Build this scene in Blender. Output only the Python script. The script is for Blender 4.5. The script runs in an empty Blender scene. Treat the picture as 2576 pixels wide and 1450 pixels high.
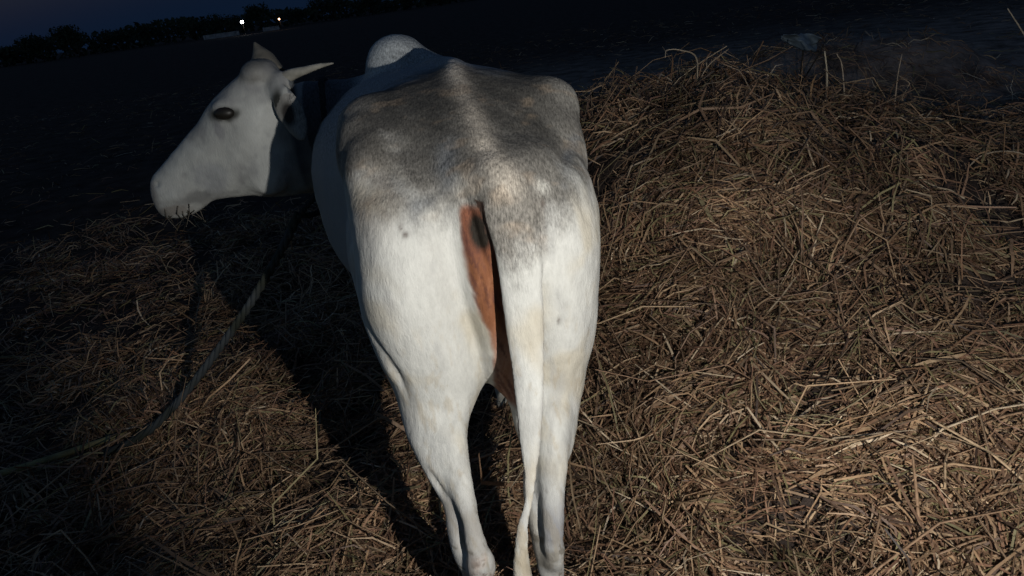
import bpy, math
import numpy as np
from mathutils import Vector, Matrix

rng = np.random.default_rng(11)
scene = bpy.context.scene
COL = scene.collection

# ------------------------------------------------------------------ camera
ROLL, PITCH = math.radians(8.0), math.radians(21.7)
cam = bpy.data.cameras.new('camera')
cam.sensor_width = 36.0
cam.lens = 36.0 * 1874.0 / 2576.0
cam.clip_start, cam.clip_end = 0.05, 2000
cam_o = bpy.data.objects.new('camera', cam)
COL.objects.link(cam_o)
_rl = Vector((1, 0, 0)); _ul = Vector((0, math.sin(PITCH), math.cos(PITCH)))
_fw = Vector((0, math.cos(PITCH), -math.sin(PITCH)))
_r = _rl * math.cos(ROLL) - _ul * math.sin(ROLL)
_u = _rl * math.sin(ROLL) + _ul * math.cos(ROLL)
M = Matrix((_r, _u, -_fw)).transposed().to_4x4()
M.translation = Vector((0, 0, 1.5))
cam_o.matrix_world = M
scene.camera = cam_o

# ------------------------------------------------------------------ dusk sky
world = bpy.data.worlds.new('World'); scene.world = world; world.use_nodes = True
nt = world.node_tree; bg = nt.nodes['Background']
sky = nt.nodes.new('ShaderNodeTexSky'); sky.sky_type = 'NISHITA'; sky.sun_disc = False
sky.sun_elevation = math.radians(-3.4); sky.sun_rotation = math.radians(222)      # the last glow is behind the camera, to its left
tint = nt.nodes.new('ShaderNodeVectorMath'); tint.operation = 'MULTIPLY_ADD'
tint.inputs[1].default_value = (.35, .55, .73); tint.inputs[2].default_value = (.0025, .0065, .017)
nt.links.new(sky.outputs[0], tint.inputs[0]); nt.links.new(tint.outputs[0], bg.inputs[0]); bg.inputs[1].default_value = 1.35

scene.view_settings.view_transform = 'Standard'
scene.view_settings.look = 'None'
scene.view_settings.exposure = 0; scene.view_settings.gamma = 1
scene.view_settings.use_curve_mapping = False

# ------------------------------------------------------------------ hand torch held beside the camera
LP = Vector((0.43, 0.0, 1.31))
ld = bpy.data.lights.new('torch', 'SPOT'); ld.energy = 134; ld.color = (1.0, 0.98, 0.94)
ld.shadow_soft_size = 0.008; ld.spot_size = math.radians(84); ld.spot_blend = 0.42
lo = bpy.data.objects.new('torch', ld); COL.objects.link(lo); lo.location = LP
aim = Vector((math.sin(math.radians(2)), math.cos(math.radians(2)), -math.tan(math.radians(19))))
lo.rotation_euler = aim.to_track_quat('-Z', 'Y').to_euler()

# ------------------------------------------------------------------ helpers
def mat(name, rough=0.8, spec=0.3):
    m = bpy.data.materials.new(name); m.use_nodes = True
    b = m.node_tree.nodes['Principled BSDF']
    b.inputs['Roughness'].default_value = rough
    b.inputs['Specular IOR Level'].default_value = spec
    return m, m.node_tree, b

def flat(name, c, rough=0.8, var=0.35, scale=20, spec=0.3):
    m, t, b = mat(name, rough, spec)
    tc = t.nodes.new('ShaderNodeTexCoord'); n = t.nodes.new('ShaderNodeTexNoise')
    n.inputs['Scale'].default_value = scale; n.inputs['Detail'].default_value = 5
    t.links.new(tc.outputs['Object'], n.inputs['Vector'])
    r = t.nodes.new('ShaderNodeValToRGB')
    r.color_ramp.elements[0].position = .3; r.color_ramp.elements[1].position = .7
    r.color_ramp.elements[0].color = (*[v * (1 - var) for v in c], 1)
    r.color_ramp.elements[1].color = (*[min(1, v * (1 + var)) for v in c], 1)
    t.links.new(n.outputs['Fac'], r.inputs[0]); t.links.new(r.outputs[0], b.inputs['Base Color'])
    bp = t.nodes.new('ShaderNodeBump'); bp.inputs['Strength'].default_value = .4; bp.inputs['Distance'].default_value = .01
    t.links.new(n.outputs['Fac'], bp.inputs['Height']); t.links.new(bp.outputs[0], b.inputs['Normal'])
    return m

def emit(name, c, s):
    m = bpy.data.materials.new(name); m.use_nodes = True
    b = m.node_tree.nodes['Principled BSDF']
    b.inputs['Base Color'].default_value = (*c, 1)
    b.inputs['Emission Color'].default_value = (*c, 1); b.inputs['Emission Strength'].default_value = s
    return m

def mesh_np(name, V, Fq, smooth=False):
    """V (n,3); Fq list/array of faces with equal vertex count"""
    me = bpy.data.meshes.new(name)
    V = np.asarray(V, np.float32); Fq = np.asarray(Fq, np.int32)
    k = Fq.shape[1]
    me.vertices.add(len(V)); me.vertices.foreach_set('co', V.ravel())
    me.loops.add(Fq.size); me.loops.foreach_set('vertex_index', Fq.ravel())
    me.polygons.add(len(Fq))
    me.polygons.foreach_set('loop_start', np.arange(0, Fq.size, k, dtype=np.int32))
    me.polygons.foreach_set('loop_total', np.full(len(Fq), k, np.int32))
    me.update(calc_edges=True); me.validate()
    if smooth: me.polygons.foreach_set('use_smooth', np.ones(len(me.polygons), bool))
    return me

class MB:
    def __init__(s): s.v = []; s.f = []
    def rings(s, rings, cap=True):
        """list of rings, each a list of 3-vectors of equal length"""
        n = len(rings[0]); b = len(s.v)
        for r in rings: s.v += [tuple(map(float, p)) for p in r]
        for i in range(len(rings) - 1):
            for j in range(n):
                a = b + i * n + j; c = b + i * n + (j + 1) % n
                s.f.append((a, c, c + n, a + n))
        if cap:
            for k, rev in ((0, True), (len(rings) - 1, False)):
                ce = np.mean(np.array(rings[k], float), axis=0); ci = len(s.v); s.v.append(tuple(ce))
                for j in range(n):
                    a = b + k * n + j; c = b + k * n + (j + 1) % n
                    s.f.append((c, a, ci) if rev else (a, c, ci))
        return s
    def tube(s, pts, rad, n=10, flat=1.0, ref=(0, 0, 1)):
        pts = [Vector(p) for p in pts]; rs = []
        for i, p in enumerate(pts):
            t = (pts[min(i + 1, len(pts) - 1)] - pts[max(i - 1, 0)]).normalized()
            rf = Vector(ref)
            if abs(t.dot(rf)) > .95: rf = Vector((1, 0, 0))
            a = t.cross(rf).normalized(); c = a.cross(t).normalized()
            q = rad[i] if hasattr(rad, '__len__') else rad
            rs.append([p + a * math.cos(x) * q + c * math.sin(x) * q * flat for x in np.linspace(0, 2 * math.pi, n, endpoint=False)])
        return s.rings(rs)
    def box(s, c, d, rz=0):
        b = len(s.v); ca, sa = math.cos(rz), math.sin(rz)
        for z in (-1, 1):
            for x, y in ((-1, -1), (1, -1), (1, 1), (-1, 1)):
                X, Y = x * d[0] / 2, y * d[1] / 2
                s.v.append((c[0] + X * ca - Y * sa, c[1] + X * sa + Y * ca, c[2] + z * d[2] / 2))
        s.f += [tuple(b + i for i in q) for q in ((3, 2, 1, 0), (4, 5, 6, 7), (0, 1, 5, 4), (1, 2, 6, 5), (2, 3, 7, 6), (3, 0, 4, 7))]
        return s
    def mesh(s, name, smooth=True):
        me = bpy.data.meshes.new(name); me.from_pydata(s.v, [], s.f); me.update()
        if smooth: me.polygons.foreach_set('use_smooth', np.ones(len(me.polygons), bool))
        return me
    def build(s, name, m, parent=None, smooth=True, off=(0, 0, 0)):
        return obj(name, s.mesh(name, smooth), m, parent, off)

def obj(name, me, m, parent=None, off=(0, 0, 0)):
    o = bpy.data.objects.new(name, me); COL.objects.link(o)
    if m: me.materials.append(m)
    if parent:
        o.parent = parent
        if off == 'world': o.location = -parent.location
        else: o.location = off
    return o

def tag(o, label=None, cat=None, group=None, kind=None):
    if label: o['label'] = label
    if cat: o['category'] = cat
    if group: o['group'] = group
    if kind: o['kind'] = kind
    return o

def thing(name, loc, label, cat, group=None):
    o = bpy.data.objects.new(name, None); COL.objects.link(o); o.location = loc; o.empty_display_size = .2
    return tag(o, label, cat, group)

def catmull(P, n):
    P = np.asarray(P, float); P = np.vstack([2 * P[0] - P[1], P, 2 * P[-1] - P[-2]]); out = []
    for i in range(1, len(P) - 2):
        for t in np.linspace(0, 1, n, endpoint=False):
            a, b, c, d = P[i - 1:i + 3]
            out.append(.5 * (2 * b + (c - a) * t + (2 * a - 5 * b + 4 * c - d) * t * t + (3 * b - a - 3 * c + d) * t ** 3))
    out.append(P[-2]); return np.array(out)

def sst(a, b, x):
    t = np.clip((x - a) / (b - a), 0, 1); return t * t * (3 - 2 * t)

_tab = rng.random((64, 64))
def vnoise(x, y, s=1.0, seed=0):
    x = np.asarray(x, float) / s + 17.3 * seed; y = np.asarray(y, float) / s + 31.7 * seed
    xi = np.floor(x).astype(int); yi = np.floor(y).astype(int); fx = x - xi; fy = y - yi
    fx = fx * fx * (3 - 2 * fx); fy = fy * fy * (3 - 2 * fy)
    g = lambda i, j: _tab[i % 64, j % 64]
    return (g(xi, yi) * (1 - fx) + g(xi + 1, yi) * fx) * (1 - fy) + (g(xi, yi + 1) * (1 - fx) + g(xi + 1, yi + 1) * fx) * fy
def fbm(x, y, s, seed=0):
    return vnoise(x, y, s, seed) * .5 + vnoise(x, y, s / 2, seed + 1) * .3 + vnoise(x, y, s / 4, seed + 2) * .2

# ------------------------------------------------------------------ terrain height
def height(x, y):
    x = np.asarray(x, float); y = np.asarray(y, float)
    crest = .90 + .05 * sst(.5, 1.2, x) - .13 * sst(1.1, 1.6, x) - .32 * sst(1.5, 2.5, x) - .25 * sst(2.5, 4.5, x)
    ramp = sst(.95, 3.95, y) ** .9 * (1 - sst(4.05, 5.0, y))
    h1 = crest * ramp * sst(-.1, .75, x + .1 * (y - 2))
    h2 = .62 * np.exp(-(((x - 3.6) / 1.5) ** 4 + ((y - 7.6) / .8) ** 2))
    near = np.exp(-((x / 11) ** 2 + ((y - 4) / 9) ** 2))
    return h1 + h2 + (fbm(x, y, .8, 3) - .5) * .20 * near * sst(.1, 1.0, np.abs(x) + .25) + (fbm(x, y, .22, 5) - .5) * .09 * near - .01

# ------------------------------------------------------------------ ground
def grid(x0, x1, y0, y1, nx, ny, fz, hole=None):
    X, Y = np.meshgrid(np.linspace(x0, x1, nx), np.linspace(y0, y1, ny)); Z = fz(X, Y)
    V = np.stack([X, Y, Z], -1).reshape(-1, 3)
    i = np.arange(nx * ny).reshape(ny, nx)
    F = np.stack([i[:-1, :-1], i[:-1, 1:], i[1:, 1:], i[1:, :-1]], -1).reshape(-1, 4)
    return V, F
# non-uniform sheet reaching the horizon
def warp(a, k, L): return np.sign(a) * (np.abs(a) * k + np.abs(a) ** 6 * (L - k))
u = np.linspace(-1, 1, 321)
X, Y = np.meshgrid(warp(u, 9, 1500), 3 + warp(u, 9, 1500))
Z = height(X, Y) + (fbm(X, Y, 2.5, 8) - .5) * .12 * sst(6, 10, np.hypot(X, Y))
V = np.stack([X, Y, Z], -1).reshape(-1, 3); i = np.arange(321 * 321).reshape(321, 321)
F = np.stack([i[:-1, :-1], i[:-1, 1:], i[1:, 1:], i[1:, :-1]], -1).reshape(-1, 4)
gm, t, b = mat('dark_soil', .95, .1)
tc = t.nodes.new('ShaderNodeTexCoord'); n = t.nodes.new('ShaderNodeTexNoise'); n.inputs['Scale'].default_value = 3; n.inputs['Detail'].default_value = 10; n.inputs['Roughness'].default_value = .7
r = t.nodes.new('ShaderNodeValToRGB'); r.color_ramp.elements[0].position = .35; r.color_ramp.elements[1].position = .68
r.color_ramp.elements[0].color = (.020, .015, .013, 1); r.color_ramp.elements[1].color = (.08, .060, .050, 1)
t.links.new(tc.outputs['Object'], n.inputs[0]); t.links.new(n.outputs['Fac'], r.inputs[0]); t.links.new(r.outputs[0], b.inputs['Base Color'])
bp = t.nodes.new('ShaderNodeBump'); bp.inputs['Distance'].default_value = .06; t.links.new(n.outputs['Fac'], bp.inputs['Height']); t.links.new(bp.outputs[0], b.inputs['Normal'])
gme = mesh_np('ground', V, F, True)
# torch light put into the soil colour: paler round the heaps, darker beyond
painted_torchlight = sst(-.5, 1.2, V[:, 0]) * (1 - sst(10, 19, V[:, 1])) * (.55 + .9 * fbm(V[:, 0], V[:, 1], 1.1, 101)); painted_torchlight = np.clip(painted_torchlight, 0, 1) * (1 - .92 * sst(5.3, 4.7, V[:, 1]) )
da = gme.attributes.new('painted_torchlight', 'FLOAT', 'POINT'); da.data.foreach_set('value', painted_torchlight.astype(np.float32))
dn = t.nodes.new('ShaderNodeAttribute'); dn.attribute_name = 'painted_torchlight'
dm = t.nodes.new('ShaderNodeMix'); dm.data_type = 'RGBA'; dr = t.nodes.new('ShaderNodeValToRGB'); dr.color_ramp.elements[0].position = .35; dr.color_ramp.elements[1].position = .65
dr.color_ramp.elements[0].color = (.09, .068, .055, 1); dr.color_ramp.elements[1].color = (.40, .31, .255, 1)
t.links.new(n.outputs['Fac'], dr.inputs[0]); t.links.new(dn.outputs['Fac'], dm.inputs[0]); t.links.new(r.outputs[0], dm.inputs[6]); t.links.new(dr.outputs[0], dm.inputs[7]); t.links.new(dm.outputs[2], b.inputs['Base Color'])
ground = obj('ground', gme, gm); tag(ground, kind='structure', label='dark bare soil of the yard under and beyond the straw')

# ------------------------------------------------------------------ straw (stuff nobody could count)
sm, t, b = mat('dry_straw', .55, .35)
at = t.nodes.new('ShaderNodeAttribute'); at.attribute_name = 'straw_colour'
n = t.nodes.new('ShaderNodeTexNoise'); n.inputs['Scale'].default_value = 60
tc = t.nodes.new('ShaderNodeTexCoord'); t.links.new(tc.outputs['Object'], n.inputs[0])
mx = t.nodes.new('ShaderNodeMix'); mx.data_type = 'RGBA'; mx.blend_type = 'MULTIPLY'; mx.inputs[0].default_value = .6
rr = t.nodes.new('ShaderNodeValToRGB'); rr.color_ramp.elements[0].position = .3; rr.color_ramp.elements[1].position = .6; rr.color_ramp.elements[0].color = (.45, .4, .35, 1)
t.links.new(n.outputs['Fac'], rr.inputs[0]); t.links.new(at.outputs['Color'], mx.inputs[6]); t.links.new(rr.outputs[0], mx.inputs[7]); t.links.new(mx.outputs[2], b.inputs['Base Color'])

PAL = np.array([[.46, .32, .20], [.33, .205, .13], [.18, .115, .078], [.58, .44, .29], [.25, .23, .12], [.72, .61, .45], [.09, .06, .045], [.30, .18, .125], [.36, .33, .18]])
PW = np.array([.2, .2, .17, .1, .07, .035, .12, .08, .025]); PW /= PW.sum()

def straw_field(N, rmin, rmax, power, wid, lng, lift, tilt, tube=False, prob=None, az=(-58, 50), pale=0):
    a = np.radians(rng.uniform(az[0], az[1], N)); uu = rng.random(N)
    r = (rmin ** (2 - power) + uu * (rmax ** (2 - power) - rmin ** (2 - power))) ** (1 / (2 - power))
    x = r * np.sin(a); y = r * np.cos(a)
    if prob is not None:
        k = rng.random(N) < prob(x, y); x, y = x[k], y[k]; N = len(x)
    h = height(x, y); e = .03
    nx = -(height(x + e, y) - height(x - e, y)) / (2 * e); ny = -(height(x, y + e) - height(x, y - e)) / (2 * e)
    nx = np.clip(nx, -.8, .8); ny = np.clip(ny, -.8, .8)
    nrm = np.stack([nx, ny, np.ones(N)], -1); nrm /= np.linalg.norm(nrm, axis=1)[:, None]
    flow = vnoise(x, y, .42, 9) * 2 * math.pi * 1.4
    th = flow + rng.normal(0, 1, N) * np.where(rng.random(N) < .5, .30, 1.5)
    d = np.stack([np.cos(th), np.sin(th), np.zeros(N)], -1)
    d -= (d * nrm).sum(1)[:, None] * nrm; d /= np.linalg.norm(d, axis=1)[:, None]
    ti = rng.normal(0, tilt, N); up = rng.random(N) < .04; ti[up] += rng.uniform(.3, 1.0, up.sum())
    d = d * np.cos(ti)[:, None] + nrm * np.sin(ti)[:, None]
    s = np.cross(d, nrm); s /= np.linalg.norm(s, axis=1)[:, None]; w2 = np.cross(s, d)
    L = rng.gamma(3.2, 1 / 3.2, N) * lng; L = np.clip(L, .25 * lng, 2.6 * lng)
    W = wid * rng.uniform(.5, 1.5, N)
    off = lift * rng.random(N) ** 1.3 + np.abs(np.sin(ti)) * L * .42
    c = np.stack([x, y, h], -1) + nrm * off[:, None]
    bend = rng.normal(0, .11, N) * L; bs = rng.standard_t(3, N).clip(-4, 4) * .055 * L; kink = rng.standard_t(3, N).clip(-4, 4) * .04 * L
    T = np.array([-.5, -.17, .17, .5]); B = np.array([0, .9, 1.0, 0]); K = np.array([0, 1, -1, 0])
    twist = rng.uniform(0, math.pi, N); pts = []
    for k in range(4):
        pts.append(c + d * (T[k] * L)[:, None] + w2 * (B[k] * np.abs(bend) * .6 + K[k] * kink)[:, None] + s * (B[k] * bs)[:, None])
    if tube:
        Vs = []
        for k in range(4):
            for j in range(3):
                an = twist + j * 2 * math.pi / 3; q = W / 2 * (1 if k < 3 else .7)
                Vs.append(pts[k] + s * (np.cos(an) * q)[:, None] + w2 * (np.sin(an) * q)[:, None])
        V = np.stack(Vs, 1).reshape(-1, 3); base = np.arange(N)[:, None] * 12; F = []
        for k in range(3):
            for j in range(3):
                F.append(base + np.array([[k * 3 + j, k * 3 + (j + 1) % 3, (k + 1) * 3 + (j + 1) % 3, (k + 1) * 3 + j]]))
        F = np.concatenate(F); per = 12
    else:
        sd = s * np.cos(twist)[:, None] + w2 * np.sin(twist)[:, None] * .8
        prof = [.8, 1, .9, .35]; Vs = []
        for k in range(4):
            Vs.append(pts[k] + sd * (W * .5 * prof[k])[:, None]); Vs.append(pts[k] - sd * (W * .5 * prof[k])[:, None])
        V = np.stack(Vs, 1).reshape(-1, 3); base = np.arange(N)[:, None] * 8
        F = np.concatenate([base + np.array([[k * 2, k * 2 + 1, k * 2 + 3, k * 2 + 2]]) for k in range(3)]); per = 8
    ci = rng.choice(len(PAL), N, p=PW); C = PAL[ci] * rng.uniform(.65, 1.25, N)[:, None]
    if pale: C = C * (1 - pale) + np.array([.50, .41, .28]) * pale
    damp = .28 + 1.25 * fbm(x, y, .45, 13)           # wetter, browner patches in the litter
    C = C * damp[:, None] * np.array([.95, .88, .81])
    Cv = np.repeat(np.concatenate([C, np.ones((N, 1))], 1), per, 0)
    return V, F, Cv

def edge_prob(x, y):
    d = np.hypot(x, y); ragged = 5.6 + 2.2 * (fbm(x, y, 1.5, 21) - .5)
    p = 1 - sst(ragged, ragged + 1.2, y)
    p = np.where(x > .2, np.maximum(p * (y < 4.9 + .4 * (vnoise(x, y, .5, 4) - .5)), ((np.abs(y - 7.5) < 1.3) & (x > 2.0)) * .55), p)
    p = p * (1 - .62 * sst(-.1, .5, -1.2 - .59 * (y - 1.8) - x))
    return np.where((x > .2) & (y > 4.3) & (y < 5.0), p * .15, p) * (.10 + .90 * sst(.34, .52, fbm(x, y, .32, 17)))
parts = [straw_field(70000, 1.2, 4.2, 1.5, .0036, .034, .035, .35, prob=edge_prob, pale=.15),
         straw_field(110000, 1.2, 3.4, 1.5, .0050, .115, .060, .24, prob=edge_prob),
         straw_field(120000, 2.8, 8.5, 1.2, .0060, .12, .065, .24, prob=edge_prob),
         straw_field(8000, 1.2, 5.0, 1.4, .0055, .22, .065, .22, tube=True, prob=edge_prob, pale=.25),
         straw_field(3200, 1.2, 5.5, 1.4, .011, .18, .055, .20, prob=edge_prob, pale=.2),
         straw_field(7000, 5, 26, 1.0, .010, .15, .01, .1, az=(-40, 45))]
V = []; F = []; C = []; o = 0
for v, f, c in parts:
    V.append(v); F.append(f + o); C.append(c); o += len(v)
V = np.concatenate(V); F = np.concatenate(F); C = np.concatenate(C).astype(np.float32)
me = mesh_np('straw', V, F)
ca = me.color_attributes.new('straw_colour', 'FLOAT_COLOR', 'POINT'); ca.data.foreach_set('color', C.ravel())
straw = obj('straw', me, sm); tag(straw, 'loose brown and tan straw heaped and strewn over the ground', 'straw', kind='stuff')

# single stalks that stand out of the heap
def stalk(pts, w, col, label):
    m = flat('stalk_straw', col, .6, .3, 60)
    P = catmull(pts, 5); k = len(P)
    mb = MB().tube(P - P[0], [w * (.5 - .25 * q / k) for q in range(k)], 5)
    o = obj('straw_stalk', mb.mesh('straw_stalk'), m); o.location = P[0]
    tag(o, label, 'straw stalk', 'dry stalks poking out of the straw heap')
def hz(x, y, dz=0): return float(height(x, y)) + dz
stalk([(1.06, 3.8, hz(1.06, 3.8)), (1.05, 3.75, 1.07), (.97, 3.72, 1.12), (.90, 3.72, 1.13), (.885, 3.70, 1.10)], .009, (.42, .34, .24), 'dry stalk bent over like a hook above the crest of the near straw heap')
stalk([(1.02, 3.7, hz(1.02, 3.7)), (1.10, 3.75, 1.02), (1.22, 3.78, 1.09)], .009, (.40, .30, .20), 'straight straw sticking out low to the right just below the hooked stalk')
stalk([(1.70, 3.75, hz(1.7, 3.75, -.03)), (1.695, 3.74, .90), (1.68, 3.74, 1.02)], .013, (.45, .38, .27), 'thickest upright stalk, standing below the white scrap on the dark heap')
stalk([(1.80, 3.75, hz(1.8, 3.75, -.03)), (1.77, 3.74, .93), (1.74, 3.74, 1.00)], .008, (.38, .3, .22), 'thin slanting stalk just right of the thickest upright stalk')
stalk([(2.02, 3.7, hz(2.02, 3.7, -.03)), (2.03, 3.7, .85), (2.045, 3.7, .96)], .007, (.36, .28, .20), 'lone thin upright stalk standing right of the pair below the white scrap')
stalk([(2.95, 4.0, .80), (2.80, 3.95, .97), (2.70, 3.92, 1.08)], .010, (.48, .4, .3), 'long pale stalk leaning left, at the upper right edge of the picture')
stalk([(1.9, 2.95, .52), (2.02, 3.0, .60), (2.16, 3.0, .60), (2.3, 2.98, .53)], .009, (.38, .3, .21), 'arched pale stalk curving over the dim right side of the heap')

# ------------------------------------------------------------------ zebu
root = thing('zebu', (-.1, 1.95, 0), 'white and grey humped zebu seen from behind, head turned left', 'cow')
mb = MB()
def ell(cx, y, hw, top, bot, nt=2.6, nb=2.0, ang=0.0, n=40, cxb=None):
    """vertical ring facing along y, squarer on top"""
    out = []; cz = (top * .55 + bot * .45)
    for a in np.linspace(0, 2 * math.pi, n, endpoint=False):
        c, s = math.cos(a), math.sin(a); e = nt if s > 0 else nb
        x = abs(c) ** (2 / e) * (1 if c >= 0 else -1) * hw; z = abs(s) ** (2 / e) * (1 if s >= 0 else -1)
        z = z * (top - cz) if z > 0 else z * (cz - bot)
        out.append((cx + x * math.cos(ang), y - x * math.sin(ang), cz + z))
    return out
TR = [  # y, cx, halfwidth, top, bottom, n top
    (1.435, -.00, .085, 1.165, .90, 2.2), (1.49, -.005, .14, 1.205, .74, 2.2), (1.58, -.025, .205, 1.243, .68, 2.4),
    (1.68, -.052, .255, 1.283, .67, 2.7), (1.77, -.065, .283, 1.310, .67, 3.0), (1.86, -.072, .285, 1.328, .66, 3.2),
    (1.97, -.088, .270, 1.335, .61, 2.8), (2.10, -.125, .300, 1.335, .56, 2.5), (2.25, -.170, .350, 1.325, .53, 2.3),
    (2.42, -.22, .372, 1.32, .54, 2.2), (2.57, -.25, .335, 1.31, .58, 2.1), (2.70, -.29, .24, 1.29, .62, 2.1), (2.82, -.33, .17, 1.23, .68, 2), (2.9, -.35, .09, 1.15, .8, 2)]
mb.rings([ell(c, y, h, tp, bt, n, 2.5, ang=-.15 - .0 * y) for y, c, h, tp, bt, n in TR])
def leg(rows, n=24, e=2.2):
    rs = []
    for z, cx, cy, rx, ry in rows:
        rs.append([(cx + abs(math.cos(a)) ** (2 / e) * np.sign(math.cos(a)) * rx, cy + abs(math.sin(a)) ** (2 / e) * np.sign(math.sin(a)) * ry, z) for a in np.linspace(0, 2 * math.pi, n, endpoint=False)])
    mb.rings(rs)
def resamp(rows, k=4): return [tuple(r) for r in catmull(rows, k)]
LL = [(1.20, -.185, 1.72, .10, .15), (1.13, -.200, 1.63, .122, .21), (1.04, -.201, 1.58, .124, .205), (.95, -.208, 1.585, .130, .215),
      (.86, -.208, 1.585, .135, .205), (.76, -.198, 1.58, .131, .185), (.68, -.196, 1.56, .108, .155), (.61, -.212, 1.50, .078, .125),
      (.545, -.202, 1.425, .051, .085), (.475, -.190, 1.37, .032, .050), (.42, -.186, 1.335, .031, .048), (.37, -.172, 1.32, .038, .045),
      (.32, -.166, 1.315, .034, .034), (.22, -.170, 1.32, .027, .029), (.14, -.172, 1.32, .034, .038), (.08, -.172, 1.295, .032, .035), (.03, -.172, 1.27, .04, .05)]
leg(resamp(LL))
LR = [(1.20, .055, 1.72, .10, .15), (1.13, .075, 1.63, .122, .21), (1.03, .086, 1.58, .127, .205), (.95, .088, 1.585, .118, .21),
      (.86, .084, 1.585, .110, .205), (.76, .074, 1.575, .106, .185), (.69, .056, 1.555, .097, .155), (.63, .043, 1.52, .088, .125),
      (.58, .036, 1.46, .071, .105), (.52, .020, 1.405, .050, .075), (.475, .000, 1.37, .038, .052), (.42, -.004, 1.335, .034, .050),
      (.37, -.002, 1.31, .034, .044), (.31, .0, 1.305, .030, .032), (.22, .002, 1.31, .026, .028), (.14, .002, 1.31, .033, .037), (.08, .002, 1.285, .031, .034), (.03, .002, 1.26, .04, .05)]
leg(resamp(LR))
# Achilles cords and points of hock
mb.tube(catmull([(-.175, 1.42, .64), (-.172, 1.355, .55), (-.157, 1.29, .48), (-.148, 1.255, .42), (-.146, 1.262, .375), (-.160, 1.295, .32)], 5), catmull([(.04, 0, 0), (.031, 0, 0), (.022, 0, 0), (.027, 0, 0), (.034, 0, 0), (.020, 0, 0)], 5)[:, 0], 14)
mb.tube(catmull([(.052, 1.41, .66), (.036, 1.355, .56), (.022, 1.295, .48), (.012, 1.255, .43), (.010, 1.262, .375), (.004, 1.29, .32)], 5), catmull([(.045, 0, 0), (.036, 0, 0), (.026, 0, 0), (.024, 0, 0), (.025, 0, 0), (.018, 0, 0)], 5)[:, 0], 14)
# front legs
for fx, fy in ((-.36, 2.50), (-.085, 2.46)):
    leg(resamp([(1.0, fx + .03, fy + .05, .06, .12), (.80, fx + .01, fy + .03, .068, .10), (.65, fx, fy + .02, .052, .07), (.5, fx, fy, .038, .048), (.40, fx, fy - .005, .042, .045),
                (.34, fx, fy, .034, .036), (.22, fx, fy, .026, .028), (.13, fx, fy, .033, .036), (.07, fx, fy + .02, .031, .034), (.03, fx, fy + .035, .04, .05)]))
# hooks, pins, loin ridge, perineum
def blob(c, r, n=14):
    rs = []
    for k in range(1, n):
        p = math.pi * k / n
        rs.append([(c[0] + r[0] * math.sin(p) * math.cos(a), c[1] + r[1] * math.sin(p) * math.sin(a), c[2] + r[2] * math.cos(p)) for a in np.linspace(0, 2 * math.pi, 22, endpoint=False)][::-1])
    mb.rings(rs)
blob((-.275, 1.85, 1.235), (.095, .12, .082)); blob((.135, 1.83, 1.225), (.095, .12, .082))
blob((-.30, 1.80, 1.15), (.07, .13, .12)); blob((-.290, 1.77, 1.185), (.080, .14, .105)); blob((-.266, 1.68, 1.155), (.078, .15, .105)); blob((-.262, 1.60, 1.08), (.072, .13, .12)); blob((.155, 1.76, 1.13), (.07, .14, .12))
blob((-.075, 1.50, 1.150), (.035, .05, .05)); blob((.085, 1.50, 1.14), (.04, .06, .05)); blob((.02, 1.44, 1.125), (.055, .075, .07)); blob((.0, 1.46, 1.17), (.06, .07, .04)); blob((.05, 1.53, 1.175), (.07, .08, .04))
leg(resamp([(1.13, -.045, 1.50, .045, .07), (1.08, -.045, 1.475, .058, .078), (1.0, -.045, 1.470, .062, .085), (.92, -.045, 1.470, .058, .085), (.84, -.042, 1.475, .048, .08), (.76, -.045, 1.49, .042, .08), (.69, -.048, 1.52, .035, .07), (.65, -.05, 1.54, .02, .05)]))
blob((.00, 1.55, .66), (.06, .10, .075))
mb.tube(catmull([(-.01, 1.50, 1.19), (-.045, 1.70, 1.262), (-.068, 1.88, 1.322), (-.078, 2.05, 1.338), (-.15, 2.3, 1.325)], 4), [.03] * 17, 12)
# stifle and flank fold
blob((-.27, 1.74, .78), (.06, .12, .13)); blob((.14, 1.74, .76), (.06, .12, .13))
mb.rings([ell(*a) for a in ((-.30, 1.72, .03, .95, .70), (-.36, 1.85, .05, .98, .66), (-.38, 2.0, .07, 1.0, .62), (-.34, 2.2, .1, 1.05, .60))])
# hump
mb.tube(catmull([(-.265, 2.42, 1.25), (-.268, 2.47, 1.29), (-.270, 2.55, 1.315), (-.275, 2.65, 1.27), (-.28, 2.75, 1.18)], 4), catmull([(.05, 0, 0), (.088, 0, 0), (.108, 0, 0), (.105, 0, 0), (.08, 0, 0)], 4)[:, 0], 24)
blob((-.265, 2.50, 1.345), (.075, .075, .068)); blob((-.155, 2.53, 1.29), (.075, .10, .05)); blob((-.20, 2.52, 1.31), (.08, .1, .05))
# shoulders and neck
blob((-.40, 2.50, 1.0), (.10, .17, .24)); blob((-.12, 2.52, 1.0), (.10, .17, .24))
def nring(c, d, rw, ru, n=26):
    d = Vector(d).normalized(); s = d.cross(Vector((0, 0, 1))).normalized(); uvec = s.cross(d)
    return [Vector(c) + s * math.cos(a) * rw + uvec * math.sin(a) * ru for a in np.linspace(0, 2 * math.pi, n, endpoint=False)]
mb.rings([nring((-.28, 2.62, 1.05), (-1, .4, 0), .16, .24), nring((-.38, 2.68, 1.07), (-1, .3, 0), .14, .23), nring((-.48, 2.70, 1.08), (-1, .0, 0), .12, .21),
          nring((-.57, 2.66, 1.10), (-1, -.3, 0), .11, .20), nring((-.66, 2.58, 1.12), (-1, -.2, 0), .10, .19), nring((-.72, 2.54, 1.13), (-1, -.2, 0), .09, .17)])
mb.rings([ell(*a) for a in ((-.38, 2.62, .012, .95, .60), (-.5, 2.68, .014, .95, .70), (-.62, 2.64, .016, 1.0, .86))])
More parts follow.
